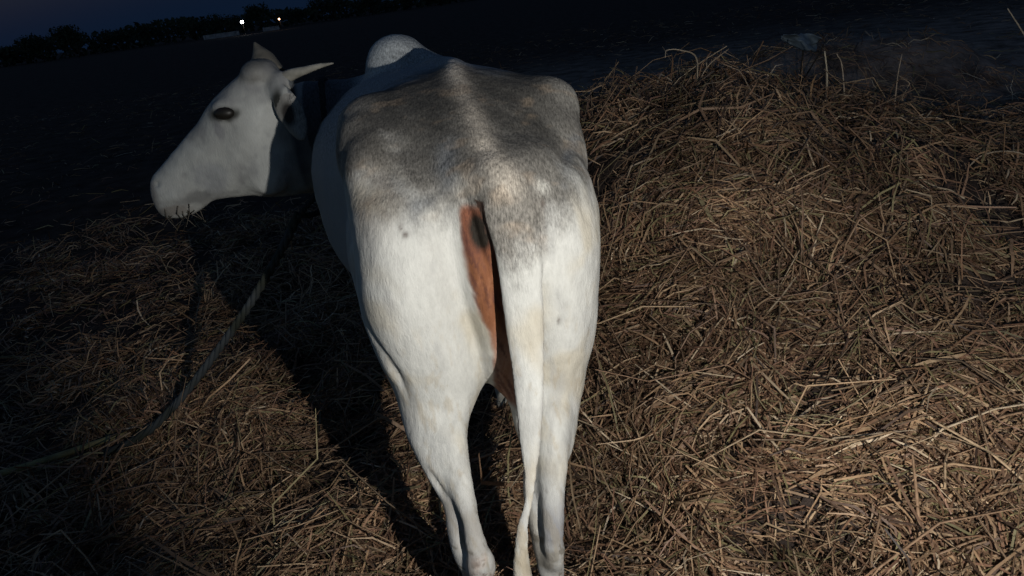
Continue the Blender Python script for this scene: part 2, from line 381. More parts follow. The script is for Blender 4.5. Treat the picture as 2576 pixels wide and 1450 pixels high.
# head: profile slices (top point, bottom point, half width)
HD = [((-.63, 1.345), (-.63, .955), .085), ((-.705, 1.372), (-.69, .942), .105), ((-.782, 1.352), (-.752, .953), .112), ((-.864, 1.300), (-.824, .968), .100),
      ((-.934, 1.236), (-.896, .972), .078), ((-1.005, 1.178), (-.955, .974), .064), ((-1.04, 1.150), (-.992, .950), .060),
      ((-1.068, 1.128), (-1.03, .936), .060), ((-1.105, 1.102), (-1.083, .930), .062), ((-1.126, 1.083), (-1.122, .936), .055), ((-1.133, 1.060), (-1.136, .958), .042)]
rs = []
HY = lambda x: 2.52 - .10 * (x + .65)      # the muzzle swings slightly away
HY = lambda x: 2.52 + .08 * (x + .65)
for tp, bt, hw in HD:
    tp, bt = np.array(tp), np.array(bt); c = (tp + bt) / 2; hh = (tp - bt) / 2; out = []
    for a in np.linspace(0, 2 * math.pi, 32, endpoint=False):
        q, s = math.cos(a), math.sin(a)
        q = abs(q) ** .85 * np.sign(q); s = abs(s) ** .9 * np.sign(s)
        wv = hw * (1.0 + .12 * s)
        p = c + hh * s; out.append((p[0], HY(p[0]) - q * wv, p[1]))
    rs.append(out)
mb.rings(rs)
blob((-.81, HY(-.81) - .085, 1.275), (.05, .026, .028))     # brow
blob((-.74, HY(-.74) - .075, 1.08), (.085, .035, .11))     # cheek
blob((-1.05, HY(-1.05) - .05, 1.02), (.05, .02, .03))
blob((-.70, 2.50, 1.362), (.06, .09, .04))                   # poll
blob((-.625, 2.45, 1.325), (.04, .04, .038))                 # horn boss
# ears
def ear(P, W, thick):
    P = catmull(P, 4); k = len(P); W = np.interp(np.linspace(0, 1, k), np.linspace(0, 1, len(W)), W); rs = []
    for i, p in enumerate(P):
        d = Vector(P[min(i + 1, k - 1)] - P[max(i - 1, 0)]).normalized(); s = d.cross(Vector((0, 1, .1))).normalized(); q = d.cross(s)
        rs.append([Vector(p) + s * math.cos(a) * W[i] + q * math.sin(a) * thick for a in np.linspace(0, 2 * math.pi, 14, endpoint=False)])
    mb.rings(rs)
ear([(-.665, 2.44, 1.31), (-.632, 2.40, 1.29), (-.60, 2.37, 1.235), (-.586, 2.357, 1.18), (-.578, 2.352, 1.145)], [.026, .046, .050, .034, .010], .012)
ear([(-.72, 2.60, 1.32), (-.70, 2.66, 1.33), (-.67, 2.72, 1.30), (-.66, 2.77, 1.24)], [.02, .038, .036, .008], .012)
# tail
TL = [(1.50, 1.20, .012, .055), (1.435, 1.17, .010, .057), (1.392, 1.12, .013, .054), (1.374, 1.06, .018, .048), (1.36, .99, .020, .0455), (1.348, .91, .0160, .0435), (1.335, .83, .0115, .040),
      (1.305, .775, .006, .035), (1.275, .70, -.002, .0275), (1.247, .62, -.013, .0205), (1.205, .575, -.024, .0155), (1.175, .54, -.043, .0155), (1.165, .50, -.052, .017), (1.16, .45, -.058, .021), (1.165, .38, -.06, .024), (1.18, .30, -.058, .018), (1.20, .24, -.055, .006)]
TLr = catmull(TL, 4)
TP = np.stack([TLr[:, 2], TLr[:, 0], TLr[:, 1]], -1); TRD = TLr[:, 3]
mb.tube(TP, TRD, 20, flat=.8, ref=(0, 0, 1)) if False else mb.rings([[(p[0] + math.cos(a) * q, p[1] + math.sin(a) * min(q * .8, .026), p[2] + (math.sin(a) * q * .3)) for a in np.linspace(0, 2 * math.pi, 22, endpoint=False)] for p, q in zip(TP, TRD)])

raw = mb.mesh('raw'); tmp = bpy.data.objects.new('tmp', raw); COL.objects.link(tmp)
md = tmp.modifiers.new('r', 'REMESH'); md.mode = 'VOXEL'; md.voxel_size = .0058; md.use_smooth_shade = True
md = tmp.modifiers.new('s', 'SMOOTH'); md.factor = .5; md.iterations = 9
dg = bpy.context.evaluated_depsgraph_get(); dg.update()
bm_ = bpy.data.meshes.new_from_object(tmp.evaluated_get(dg)); bm_.name = 'body'
bpy.data.objects.remove(tmp)
nv = len(bm_.vertices); P = np.empty(nv * 3, np.float32); bm_.vertices.foreach_get('co', P); P = P.reshape(-1, 3).astype(float)
Nn = np.empty(nv * 3, np.float32); bm_.vertices.foreach_get('normal', Nn); Nn = Nn.reshape(-1, 3).astype(float)

ne = len(bm_.edges); E = np.empty(ne * 2, np.int32); bm_.edges.foreach_get('vertices', E); E = E.reshape(-1, 2)
deg = np.bincount(E.ravel(), minlength=nv).astype(float)
def relax(w, it):
    global P
    for _ in range(it):
        Q = np.stack([np.bincount(E[:, 0], P[E[:, 1], k], nv) + np.bincount(E[:, 1], P[E[:, 0], k], nv) for k in range(3)], -1) / deg[:, None]
        P = P + (Q - P) * w[:, None]
def dist_poly(Q, pts):
    """distance of points to a polyline and parameter 0..1"""
    pts = np.asarray(pts, float); best = np.full(len(Q), 1e9); par = np.zeros(len(Q)); m = len(pts) - 1
    for k in range(m):
        a, bb = pts[k], pts[k + 1]; ab = bb - a; tt = np.clip(((Q - a) @ ab) / (ab @ ab), 0, 1)
        dd = np.linalg.norm(Q - (a + tt[:, None] * ab), axis=1); kk = dd < best; best[kk] = dd[kk]; par[kk] = (k + tt[kk]) / m
    return best, par
def groove(pts, w, depth, fade=True, mask=None):
    global P
    d, q = dist_poly(P, catmull(pts, 4)); g = np.exp(-(d / w) ** 2) * depth
    if fade: g = g * np.sin(np.pi * np.clip(q, .02, .98)) ** .5
    if mask is not None: g = g * mask
    P = P - Nn * g[:, None]
_td, _tq = dist_poly(P, TP); _tr = np.interp(_tq, np.linspace(0, 1, len(TRD)), TRD)
_tl = (_td < _tr * 1.3 + .006) & (P[:, 1] < np.interp(P[:, 2], [.3, .6, .8, 1.0, 1.1, 1.2], [1.23, 1.28, 1.33, 1.38, 1.40, 1.40]))
w = .85 * sst(.52, .72, P[:, 2]) * (P[:, 0] > -.56 + 0 * P[:, 2]) * np.where(_tl & (P[:, 2] < 1.17), .12 + .88 * sst(1.10, 1.17, P[:, 2]), 1)
w = np.where((P[:, 0] < -.50) & (P[:, 1] > 2.3), .0, w); _hd = (P[:, 0] < -.60) & (P[:, 1] > 2.2) & (np.linalg.norm((P - np.array([-.60, 2.37, 1.20])) / np.array([.07, .05, .13]), axis=1) > 1)
w = np.where(_hd, .30, w); w = np.maximum(w, .10)
relax(w, 70)
_n = bm_.copy(); _n.vertices.foreach_set('co', P.astype(np.float32).ravel()); _n.update(); _q = np.empty(nv * 3, np.float32); _n.vertices.foreach_get('normal', _q); Nn = _q.reshape(-1, 3).astype(float)
td, tq = dist_poly(P, TP); trad = np.interp(tq, np.linspace(0, 1, len(TRD)), TRD)
is_tail = (td < trad * 1.25 + .004) & (P[:, 1] < np.interp(P[:, 2], [.3, .6, .8, 1.0, 1.1, 1.2], [1.23, 1.28, 1.33, 1.375, 1.40, 1.46]))
nt_ = ~is_tail
groove([(-.075, 1.47, 1.165), (-.068, 1.42, 1.12), (-.055, 1.40, 1.05), (-.040, 1.40, .97), (-.033, 1.40, .88), (-.03, 1.40, .78)], .010, .012, mask=nt_)
groove([(-.31, 1.5, .95), (-.30, 1.45, .86), (-.275, 1.42, .78), (-.262, 1.40, .70), (-.25, 1.38, .62)], .018, .008)
groove([(-.29, 1.47, .86), (-.27, 1.43, .76), (-.265, 1.42, .69)], .009, .006)
groove([(-.235, 1.37, .57), (-.213, 1.33, .52), (-.188, 1.30, .475), (-.178, 1.29, .44), (-.172, 1.29, .39), (-.168, 1.29, .34)], .008, .014, mask=nt_)
groove([(-.02, 1.33, .50), (-.012, 1.30, .45), (-.012, 1.29, .40)], .008, .009, mask=nt_)
for gx in (-.062, -.045, -.030):
    groove([(gx, 1.39, 1.02), (gx + .004, 1.39, .95), (gx - .003 + .006, 1.39, .88), (gx + .010, 1.39, .80)], .0045, .0055, mask=nt_)
groove([(-.22, 1.5, 1.15), (-.25, 1.45, 1.05), (-.24, 1.40, .95)], .03, .007, mask=nt_)
groove([(-.11, 1.46, 1.17), (-.14, 1.46, 1.14), (-.17, 1.46, 1.09)], .014, .006, mask=nt_)
groove([(.12, 1.46, 1.13), (.15, 1.55, 1.17), (.19, 1.68, 1.19)], .018, .010, mask=nt_)
groove([(-.11, 1.55, 1.2), (-.15, 1.7, 1.26), (-.17, 1.85, 1.31)], .05, .010)
groove([(.04, 1.55, 1.2), (.03, 1.7, 1.25), (.02, 1.85, 1.31)], .05, .012)
groove([(-.20, 1.42, .70), (-.18, 1.40, .66), (-.155, 1.40, .64)], .02, .005, mask=nt_)
groove([(.16, 1.45, .80), (.13, 1.42, .72), (.11, 1.39, .65)], .03, .005, mask=nt_)
# cheek line, mouth, nostril
groove([(-1.10, 2.42, 1.0), (-1.06, 2.41, .995), (-1.01, 2.41, 1.0)], .006, .008)
groove([(-1.105, 2.43, 1.065), (-1.09, 2.42, 1.07)], .010, .014)
groove([(-.83, 2.42, 1.20), (-.86, 2.43, 1.13), (-.90, 2.43, 1.08)], .03, .008)
# ribs, loose skin, tremble of the surface
lum = (fbm(P[:, 0] * 1.3 + P[:, 1], P[:, 2] * .8, .09, 31) - .5) * .008 + (fbm(P[:, 0] + P[:, 1] * .7, P[:, 2], .03, 37) - .5) * .0022
P = P + Nn * (lum * np.where(is_tail, .35, 1))[:, None]
bm_.vertices.foreach_set('co', (P - np.array(root.location)).astype(np.float32).ravel()); bm_.update()

# coat colours laid out on the animal itself
cream = np.array([.51, .505, .468]); grey = np.array([.142, .131, .114]); slate = np.array([.13, .14, .15]); tan = np.array([.36, .26, .17])
x, y, z = P.T
A = np.tile(cream, (nv, 1))
def mixc(A, c, m): m = np.clip(m, 0, 1)[:, None]; return A * (1 - m) + np.asarray(c) * m
n1 = fbm(x * 1.1 + y * .8, z + y * .7, .11, 41); n2 = fbm(x + y * .5, z - y, .035, 43); n3 = fbm(x * 3 + y, z * .8 + y * .7, .012, 47)
wob = (n1 - .5) * .16 + (n2 - .5) * .07
lim = 1.075 + .05 * sst(-.1, -.28, x) - .09 * sst(.10, -.02, np.abs(x - .01)) * 1 + .0
back = sst(lim - .05, lim + .10, z + wob) * sst(1.30, 1.42, y + .2)
A = mixc(A, grey * .80, back * .95)
deep = sst(1.16, 1.27, z + wob * .8) * (1 - .75 * np.exp(-((np.abs(x + .07 - .0) - .255) / .05) ** 2))
A = mixc(A, grey * .40, deep * .92)
A = mixc(A, grey * 1.5, sst(.48, .66, n1) * .25 * deep)
A = mixc(A, grey * 1.2, .8 * is_tail * sst(.98, 1.14, z + wob))
for c_, r_3 in (((-.17, 1.80, 1.30), (.07, .16, .08)), ((.03, 1.80, 1.29), (.06, .17, .08)), ((-.10, 1.62, 1.24), (.05, .10, .06)), ((.10, 1.66, 1.22), (.05, .10, .06))):
    A = mixc(A, np.array([.055, .052, .046]), np.exp(-np.linalg.norm((P - np.array(c_)) / np.array(r_3), axis=1) ** 2) * .75 * (.5 + n2))
A = mixc(A, np.array([.24, .17, .11]), np.exp(-np.linalg.norm((P - np.array([-.26, 1.50, 1.13])) / np.array([.05, .12, .05]), axis=1) ** 2) * .6 * (.4 + n2))
# pale spine stripe and pin bones
ds, q = dist_poly(P, [(.02, 1.40, 1.15), (-.004, 1.45, 1.19), (-.03, 1.60, 1.23), (-.045, 1.70, 1.262), (-.068, 1.88, 1.335), (-.078, 2.05, 1.35)])
A = mixc(A, np.array([.50, .44, .36]), np.exp(-(ds / .024) ** 2) * 1.0 * (.5 + n2))
for c_, rr_, am in (((-.075, 1.42, 1.16), .028, .8), ((.088, 1.42, 1.14), .018, .6), ((-.35, 1.82, 1.22), .07, .55), ((.20, 1.80, 1.24), .05, .3)):
    A = mixc(A, np.array([.58, .56, .50]), np.exp(-(np.linalg.norm(P - np.array(c_), axis=1) / rr_) ** 2) * am * (.6 + .6 * n2))
# dark hollows beside the tail head
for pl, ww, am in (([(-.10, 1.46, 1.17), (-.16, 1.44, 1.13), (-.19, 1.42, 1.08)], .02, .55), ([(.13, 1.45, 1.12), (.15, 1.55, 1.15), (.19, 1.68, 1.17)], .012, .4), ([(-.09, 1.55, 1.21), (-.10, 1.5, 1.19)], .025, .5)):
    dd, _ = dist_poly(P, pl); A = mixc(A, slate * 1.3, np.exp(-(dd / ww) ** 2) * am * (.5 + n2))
# faint yellowish dust and stains
A = mixc(A, np.array([.44, .375, .26]), sst(.48, .72, fbm(x + y, z, .14, 51)) * .5 * (1 - back))
A = mixc(A, np.array([.33, .325, .31]), sst(.52, .70, fbm(x * 2 - y, z * .6, .07, 57)) * .45 * (1 - back))
A = mixc(A, np.array([.36, .29, .19]), sst(.60, .72, fbm(x * 3 + y, z * .9, .035, 59)) * .35 * sst(1.0, .7, z))
A = A * (.90 + .2 * fbm(x * 4, z * 1.2 + y, .03, 63))[:, None]
A = mixc(A, tan, sst(.58, .75, fbm(x, y + z * 1.3, .07, 53)) * .25 * back)
# flank, barrel, hump and neck go grey; shade on the flank is painted in
flank = sst(1.85, 2.05, y + wob) ; A = mixc(A, slate * 1.9, flank * .85 * sst(.60, .8, z) * (x > -.64))
hump = sst(2.36, 2.42, y) * sst(1.2, 1.28, z) * (x > -.48)
A = mixc(A, np.array([.34, .36, .36]), hump * .9); A = mixc(A, slate * .9, hump * .35 * sst(.45, .6, n1))
neck = sst(-.38, -.46, x) * sst(-.68, -.63, x) * (y > 2.35)
A = mixc(A, slate * .75, neck * sst(.99, 1.04, z))
A = mixc(A, np.array([.62, .61, .55]), neck * (1 - sst(.96, 1.02, z)))
# head
hd = (x < -.60) & (y > 2.2)
A[hd] = np.array([.355, .36, .34]) * (.70 + .60 * fbm(x + y * .2, z, .10, 81)[hd] * 1.0)[:, None] * (.9 + .2 * n2[hd])[:, None]
A = mixc(A, np.array([.26, .26, .25]), hd * sst(1.27, 1.35, z + (n2 - .5) * .10) * .85)
A = mixc(A, np.array([.13, .125, .11]), hd * sst(1.33, 1.38, z + (n2 - .5) * .06) * .8)
A = mixc(A, np.array([.20, .20, .20]), hd * sst(.50, .70, fbm(x, z, .07, 91)) * .55)
def hp(c, r, col, am):
    global A
    d = np.sqrt(((x - c[0]) / r[0]) ** 2 + ((z - c[1]) / r[1]) ** 2); A = mixc(A, np.asarray(col), hd * (1 - sst(.55, 1.25, d + (n2 - .5) * .7)) * am)
hp((-.845, 1.205), (.018, .035), (.16, .16, .17), .65)
hp((-.92, 1.06), (.06, .05), (.25, .26, .27), .55)
hp((-.985, 1.0), (.045, .03), (.12, .12, .12), .7)
hp((-1.125, 1.04), (.03, .06), (.20, .19, .18), .9)
hp((-1.07, .968), (.06, .02), (.22, .20, .18), .8)
hp((-.635, 1.27), (.022, .045), (.02, .02, .016), .95)
hp((-.812, 1.256), (.052, .026), (.03, .03, .026), .97)
earm = (np.linalg.norm((P - np.array([-.60, 2.365, 1.20])) / np.array([.05, .05, .09]), axis=1) < 1.1)
A = mixc(A, np.array([.22, .21, .19]), earm * .8)
A = mixc(A, np.array([.025, .022, .02]), np.exp(-(np.linalg.norm((P - np.array([-.607, 2.36, 1.235])) / np.array([.022, .06, .038]), axis=1)) ** 4) * 1.2)
# bare brown skin below the tail
cl = np.interp(z, [.64, .72, .80, .86, .93, 1.0, 1.05, 1.10, 1.14], [-.072, -.066, -.058, -.066, -.080, -.087, -.086, -.080, -.07])
bare = nt_ * (y < 1.56) * sst(cl - .007, cl + .009, x + (n2 - .5) * .012) * (x < np.interp(z, [.6, .9, 1.1], [-.015, .0, .03])) * sst(.63, .66, z) * (1 - sst(1.105, 1.125, z))
A = mixc(A, np.array([.20, .078, .036]), bare)
A = mixc(A, np.array([.42, .25, .18]), bare * sst(.88, .78, z) * .7)
A = mixc(A, np.array([.16, .06, .035]), bare * sst(.99, 1.04, z + (n2 - .5) * .06) * .85)
A = mixc(A, np.array([.10, .04, .03]), bare * sst(.48, .66, fbm(x * 4 + z, z * .6, .03, 61)) * .75)
A = mixc(A, np.array([.28, .12, .06]), bare * sst(.52, .66, fbm(x * 4 - z, z * .5, .022, 66)) * .5 * sst(1.02, .96, z))
anus = nt_ * np.exp(-(((x + .048) / .020) ** 2 + ((z - 1.068) / .034) ** 2) ** 2) * (y < 1.5); A = mixc(A, np.array([.018, .014, .010]), anus * 1.6)
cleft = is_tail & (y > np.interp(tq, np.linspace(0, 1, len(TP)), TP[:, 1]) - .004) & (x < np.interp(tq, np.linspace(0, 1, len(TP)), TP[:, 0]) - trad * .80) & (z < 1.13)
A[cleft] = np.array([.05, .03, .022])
# small spots
for c_, rx_, rz_ in (((.083, 1.108), .004, .009), ((-.191, 1.086), .006, .006), ((.086, .862), .003, .008), ((-.198, 1.10), .003, .008)):
    A = mixc(A, np.array([.07, .05, .04]), np.exp(-((x - c_[0]) / rx_) ** 2 - ((z - c_[1]) / rz_) ** 2) * (y < 1.6) * .9)
# lower legs: grey shading, bald pink callus on the left hock
A = mixc(A, np.array([.30, .295, .285]), sst(.56, .47, z + wob * .5) * (y < 1.9) * nt_ * .5 * sst(.35, .5, n1 + .1))
A = mixc(A, np.array([.20, .20, .21]), np.exp(-((z - .45) / .05) ** 2) * sst(-.01, .005, x) * (y < 1.36) * nt_ * .8 * (.5 + n2))
A = mixc(A, np.array([.22, .21, .20]), np.exp(-((z - .47) / .05) ** 2) * (x < -.1) * (y < 1.345) * nt_ * .6 * (.5 + n2))
A = mixc(A, np.array([.42, .31, .25]), np.exp(-(np.linalg.norm(P - np.array([-.142, 1.235, .41]), axis=1) / .036) ** 2) * 1.1 * sst(.25, .65, n2))
A = mixc(A, np.array([.12, .09, .07]), np.exp(-(np.linalg.norm(P - np.array([-.142, 1.235, .39]), axis=1) / .034) ** 2) * sst(.50, .60, fbm(x * 2, z * 2 + y, .03, 71)) * .9)
A = mixc(A, np.array([.33, .27, .18]), is_tail * sst(.75, .45, z) * sst(.42, .62, fbm(x * 3, z, .04, 77)) * .7)
A = mixc(A, np.array([.10, .09, .08]), is_tail * sst(.36, .28, z) * .9)
A = mixc(A, np.array([.25, .22, .17]), sst(.66, .40, z) * (y < 2.0) * sst(.50, .64, fbm(x * 3 + y * 2, z * .8, .05, 111)) * .6)
A = mixc(A, np.array([.10, .085, .06]), sst(.60, .38, z) * (y < 2.0) * sst(.66, .72, fbm(x * 2 + y * 2, z * .9, .028, 113)) * .7)
A = mixc(A, np.array([.34, .32, .26]), sst(.34, .10, z) * .6 * nt_)
A = np.clip(A, 0.005, 1)
ca = bm_.color_attributes.new('coat', 'FLOAT_COLOR', 'POINT'); ca.data.foreach_set('color', np.concatenate([A, np.ones((nv, 1))], 1).astype(np.float32).ravel())
rough_area = np.clip(back * (x > -.6) + is_tail * sst(.98, 1.1, z), 0, 1)
ra = bm_.attributes.new('mottle', 'FLOAT', 'POINT'); ra.data.foreach_set('value', rough_area.astype(np.float32))

hm, t, b = mat('short_hair_coat', .75, .18)
at = t.nodes.new('ShaderNodeAttribute'); at.attribute_name = 'coat'
am = t.nodes.new('ShaderNodeAttribute'); am.attribute_name = 'mottle'
tc = t.nodes.new('ShaderNodeTexCoord'); mp = t.nodes.new('ShaderNodeMapping'); mp.inputs['Scale'].default_value = (1, .32, .30)
t.links.new(tc.outputs['Object'], mp.inputs[0])
hn = t.nodes.new('ShaderNodeTexNoise'); hn.inputs['Scale'].default_value = 280; hn.inputs['Detail'].default_value = 4; hn.inputs['Roughness'].default_value = .7
t.links.new(mp.outputs[0], hn.inputs[0])
r1 = t.nodes.new('ShaderNodeMapRange'); r1.inputs[1].default_value = .3; r1.inputs[2].default_value = .7; r1.inputs[3].default_value = .42; r1.inputs[4].default_value = 1.75
t.links.new(hn.outputs['Fac'], r1.inputs[0])
r2 = t.nodes.new('ShaderNodeMapRange'); r2.inputs[1].default_value = .3; r2.inputs[2].default_value = .7; r2.inputs[3].default_value = .93; r2.inputs[4].default_value = 1.05
t.links.new(hn.outputs['Fac'], r2.inputs[0])
mm = t.nodes.new('ShaderNodeMix'); t.links.new(am.outputs['Fac'], mm.inputs[0]); t.links.new(r2.outputs[0], mm.inputs[2]); t.links.new(r1.outputs[0], mm.inputs[3])
vm = t.nodes.new('ShaderNodeVectorMath'); vm.operation = 'SCALE'; t.links.new(at.outputs['Color'], vm.inputs[0]); t.links.new(mm.outputs[0], vm.inputs['Scale'])
t.links.new(vm.outputs[0], b.inputs['Base Color'])
bp = t.nodes.new('ShaderNodeBump'); bp.inputs['Strength'].default_value = .7; bp.inputs['Distance'].default_value = .002
wn = t.nodes.new('ShaderNodeTexNoise'); wn.inputs['Scale'].default_value = 22; wn.inputs['Detail'].default_value = 6; wn.inputs['Roughness'].default_value = .6
mp2 = t.nodes.new('ShaderNodeMapping'); mp2.inputs['Scale'].default_value = (1, 1, .45); t.links.new(tc.outputs['Object'], mp2.inputs[0]); t.links.new(mp2.outputs[0], wn.inputs[0])
b2 = t.nodes.new('ShaderNodeBump'); b2.inputs['Strength'].default_value = .55; b2.inputs['Distance'].default_value = .010; t.links.new(wn.outputs['Fac'], b2.inputs['Height'])
t.links.new(hn.outputs['Fac'], bp.inputs['Height']); t.links.new(b2.outputs[0], bp.inputs['Normal']); t.links.new(bp.outputs[0], b.inputs['Normal'])
body = obj('body', bm_, hm, root)
bm_.polygons.foreach_set('use_smooth', np.ones(len(bm_.polygons), bool))

eye_m, t, b = mat('eye_gloss', .45, .3); b.inputs['Base Color'].default_value = (.012, .010, .008, 1)
horn_m = flat('horn', (.22, .21, .18), .5, .25, 30); dark_horn = flat('poll_horn', (.12, .11, .09), .6, .25, 30)
hoof_m = flat('hoof', (.05, .045, .04), .5, .3, 30)
for sx in (-1, 1):
    mbe = MB(); r_ = (.032, .016, .020); rs = []
    for k in range(1, 10):
        p = math.pi * k / 10; rs.append([(r_[0] * math.sin(p) * math.cos(a), r_[1] * math.sin(p) * math.sin(a), r_[2] * math.cos(p)) for a in np.linspace(0, 2 * math.pi, 16, endpoint=False)][::-1])
    mbe.rings(rs); e = mbe.build('eye', eye_m, root); e.location = Vector((-.812, HY(-.812) + sx * .104, 1.258)) - root.location
mbh = MB().tube(catmull([(-.63, 2.45, 1.325), (-.59, 2.44, 1.342), (-.54, 2.43, 1.350), (-.495, 2.42, 1.357), (-.448, 2.41, 1.360)], 4), catmull([(.025, 0, 0), (.018, 0, 0), (.012, 0, 0), (.008, 0, 0), (.002, 0, 0)], 4)[:, 0], 12)
mbh.build('horn', horn_m, root, off='world')
mbh = MB().tube(catmull([(-.70, 2.56, 1.35), (-.702, 2.575, 1.392), (-.712, 2.585, 1.425), (-.72, 2.59, 1.448)], 4), catmull([(.065, 0, 0), (.042, 0, 0), (.018, 0, 0), (.003, 0, 0)], 4)[:, 0], 12)
mbh.build('horn', dark_horn, root, off='world')
for hx, hy in ((-.172, 1.265), (.002, 1.255), (-.36, 2.53), (-.085, 2.49)):
    m_ = MB()
    for s_ in (-1, 1):
        m_.rings([[(hx + s_ * .021 + math.cos(a) * q * .021, hy - .03 * f + math.sin(a) * q * .048 + .02, zz) for a in np.linspace(0, 2 * math.pi, 14, endpoint=False)] for zz, q, f in ((.062, .75, 0), (.04, .9, .05), (.0, 1.05, -.2))])
    m_.build('hoof', hoof_m, root, off='world')

# ------------------------------------------------------------------ tether rope
rope_m, t, b = mat('rope_fibre', .9, .15)
tc = t.nodes.new('ShaderNodeTexCoord'); n = t.nodes.new('ShaderNodeTexNoise'); n.inputs['Scale'].default_value = 8
t.links.new(tc.outputs['Object'], n.inputs[0]); r = t.nodes.new('ShaderNodeValToRGB')
r.color_ramp.elements[0].color = (.034, .038, .030, 1); r.color_ramp.elements[1].color = (.055, .062, .066, 1); r.color_ramp.elements[0].position = .38; r.color_ramp.elements[1].position = .58
t.links.new(n.outputs['Fac'], r.inputs[0]); t.links.new(r.outputs[0], b.inputs['Base Color'])
rt = thing('tether_rope', (-1.5, 2.5, 0), 'worn grey green tether rope running from the neck of the zebu down onto the straw', 'rope')
def rope(mb_, pts, R, pitch=.06, strands=3):
    pp = catmull(pts, 16); L = np.concatenate([[0], np.cumsum(np.linalg.norm(np.diff(pp, axis=0), axis=1))]); ns = int(L[-1] / .012)
    ss = np.linspace(0, L[-1], ns); pp = np.stack([np.interp(ss, L, pp[:, k]) for k in range(3)], -1)
    tg = np.gradient(pp, axis=0); tg /= np.linalg.norm(tg, axis=1)[:, None]; a = np.cross(tg, [0.02, .03, 1]); a /= np.linalg.norm(a, axis=1)[:, None]; c = np.cross(a, tg)
    for k in range(strands):
        ph = 2 * math.pi * (ss / pitch + k / strands)
        mb_.tube(pp + a * (np.cos(ph) * R * .5)[:, None] + c * (np.sin(ph) * R * .5)[:, None], R * .55, 6)
m1 = MB(); rope(m1, [(-.52, 2.44, 1.18), (-.565, 2.40, 1.0), (-.66, 2.44, .90), (-.62, 2.62, .87), (-.55, 2.80, 1.0), (-.53, 2.80, 1.2), (-.54, 2.66, 1.30), (-.52, 2.50, 1.27), (-.52, 2.44, 1.18)], .011)
m1.build('neck_loop', flat('dark_rope', (.02, .022, .025), .9), rt, off='world')
m2 = MB(); rope(m2, [(-.67, 2.44, .90), (-.80, 2.52, .74), (-.98, 2.60, .54), (-1.16, 2.66, .36), (-1.32, 2.66, .21), (-1.46, 2.62, .10), (-1.56, 2.58, .055), (-1.66, 2.54, .04)], .016, .14)
m2.build('lead', rope_m, rt, off='world')

# dry cane lying in the shade at the far left
ck = MB().tube(catmull([(-2.25, 2.42, .05), (-1.95, 2.50, .055), (-1.62, 2.66, .05)], 5), .013, 7)
tag(ck.build('dry_cane', flat('cane', (.24, .21, .10), .8)), 'dull olive cane lying on the dark straw left of the rope end', 'cane')

# wisp of hay hanging from the mouth
wm = flat('hay_wisp', (.085, .075, .06), .9); wv = MB()
for k in range(16):
    x0 = rng.uniform(-1.10, -1.0); y0 = 2.47 + rng.normal(0, .02); L = rng.uniform(.03, .09)
    wv.tube([(x0, y0, .985), (x0 + rng.normal(0, .01), y0 + rng.normal(0, .01), .985 - L * .5), (x0 + rng.normal(0, .03), y0 + rng.normal(0, .02), .975 - L)], [.0025, .002, .001], 4)
tag(wv.build('hay_wisp', wm), 'wisp of dull hay hanging from the mouth of the zebu', 'hay')

# white torn plastic scrap on the far heap
pm = flat('dull_plastic', (.17, .21, .24), .5, .35, 9)
nx_, ny_ = 26, 16; V = []; 
for j in range(ny_):
    for i_ in range(nx_):
        uu, vv = i_ / (nx_ - 1), j / (ny_ - 1)
        wdt = np.interp(uu, [0, .15, .35, .6, .8, 1], [.05, .10, .16, .30, .34, .12])
        X_ = (uu - .5) * .30; Zc = -.10 * uu + .05
        V.append((X_, .05 * math.sin(7 * uu + 3 * vv) + .06 * (vnoise(uu * 6, vv * 5, 1, 2) - .5), Zc + (vv - .65) * wdt * .6 * (1 + .5 * (vnoise(uu * 9, 3, 1, 6) - .5)) + .02 * (vnoise(uu * 11, vv * 9, 1, 7) - .5)))
ii = np.arange(nx_ * ny_).reshape(ny_, nx_); Fp = np.stack([ii[:-1, :-1], ii[:-1, 1:], ii[1:, 1:], ii[1:, :-1]], -1).reshape(-1, 4)
me = mesh_np('plastic_scrap', V, Fp, True); so = obj('plastic_scrap', me, pm); md = so.modifiers.new('t', 'SOLIDIFY'); md.thickness = .003
so.location = (2.72, 6.5, .79); so.scale = (1.05, 1.0, .85); tag(so, 'torn bluish white plastic scrap caught on the dark heap at upper right', 'plastic scrap')
# the twig that holds it up
tw = MB().tube([(2.74, 6.53, .0), (2.72, 6.53, .40), (2.75, 6.52, .79)], [.012, .010, .006], 6).tube([(2.72, 6.53, .4), (2.88, 6.55, .62), (2.95, 6.55, .75)], [.008, .006, .003], 6)
tag(tw.build('dead_twig', flat('twig', (.05, .04, .03), .9)), 'dark forked twig standing up under the plastic scrap', 'twig')

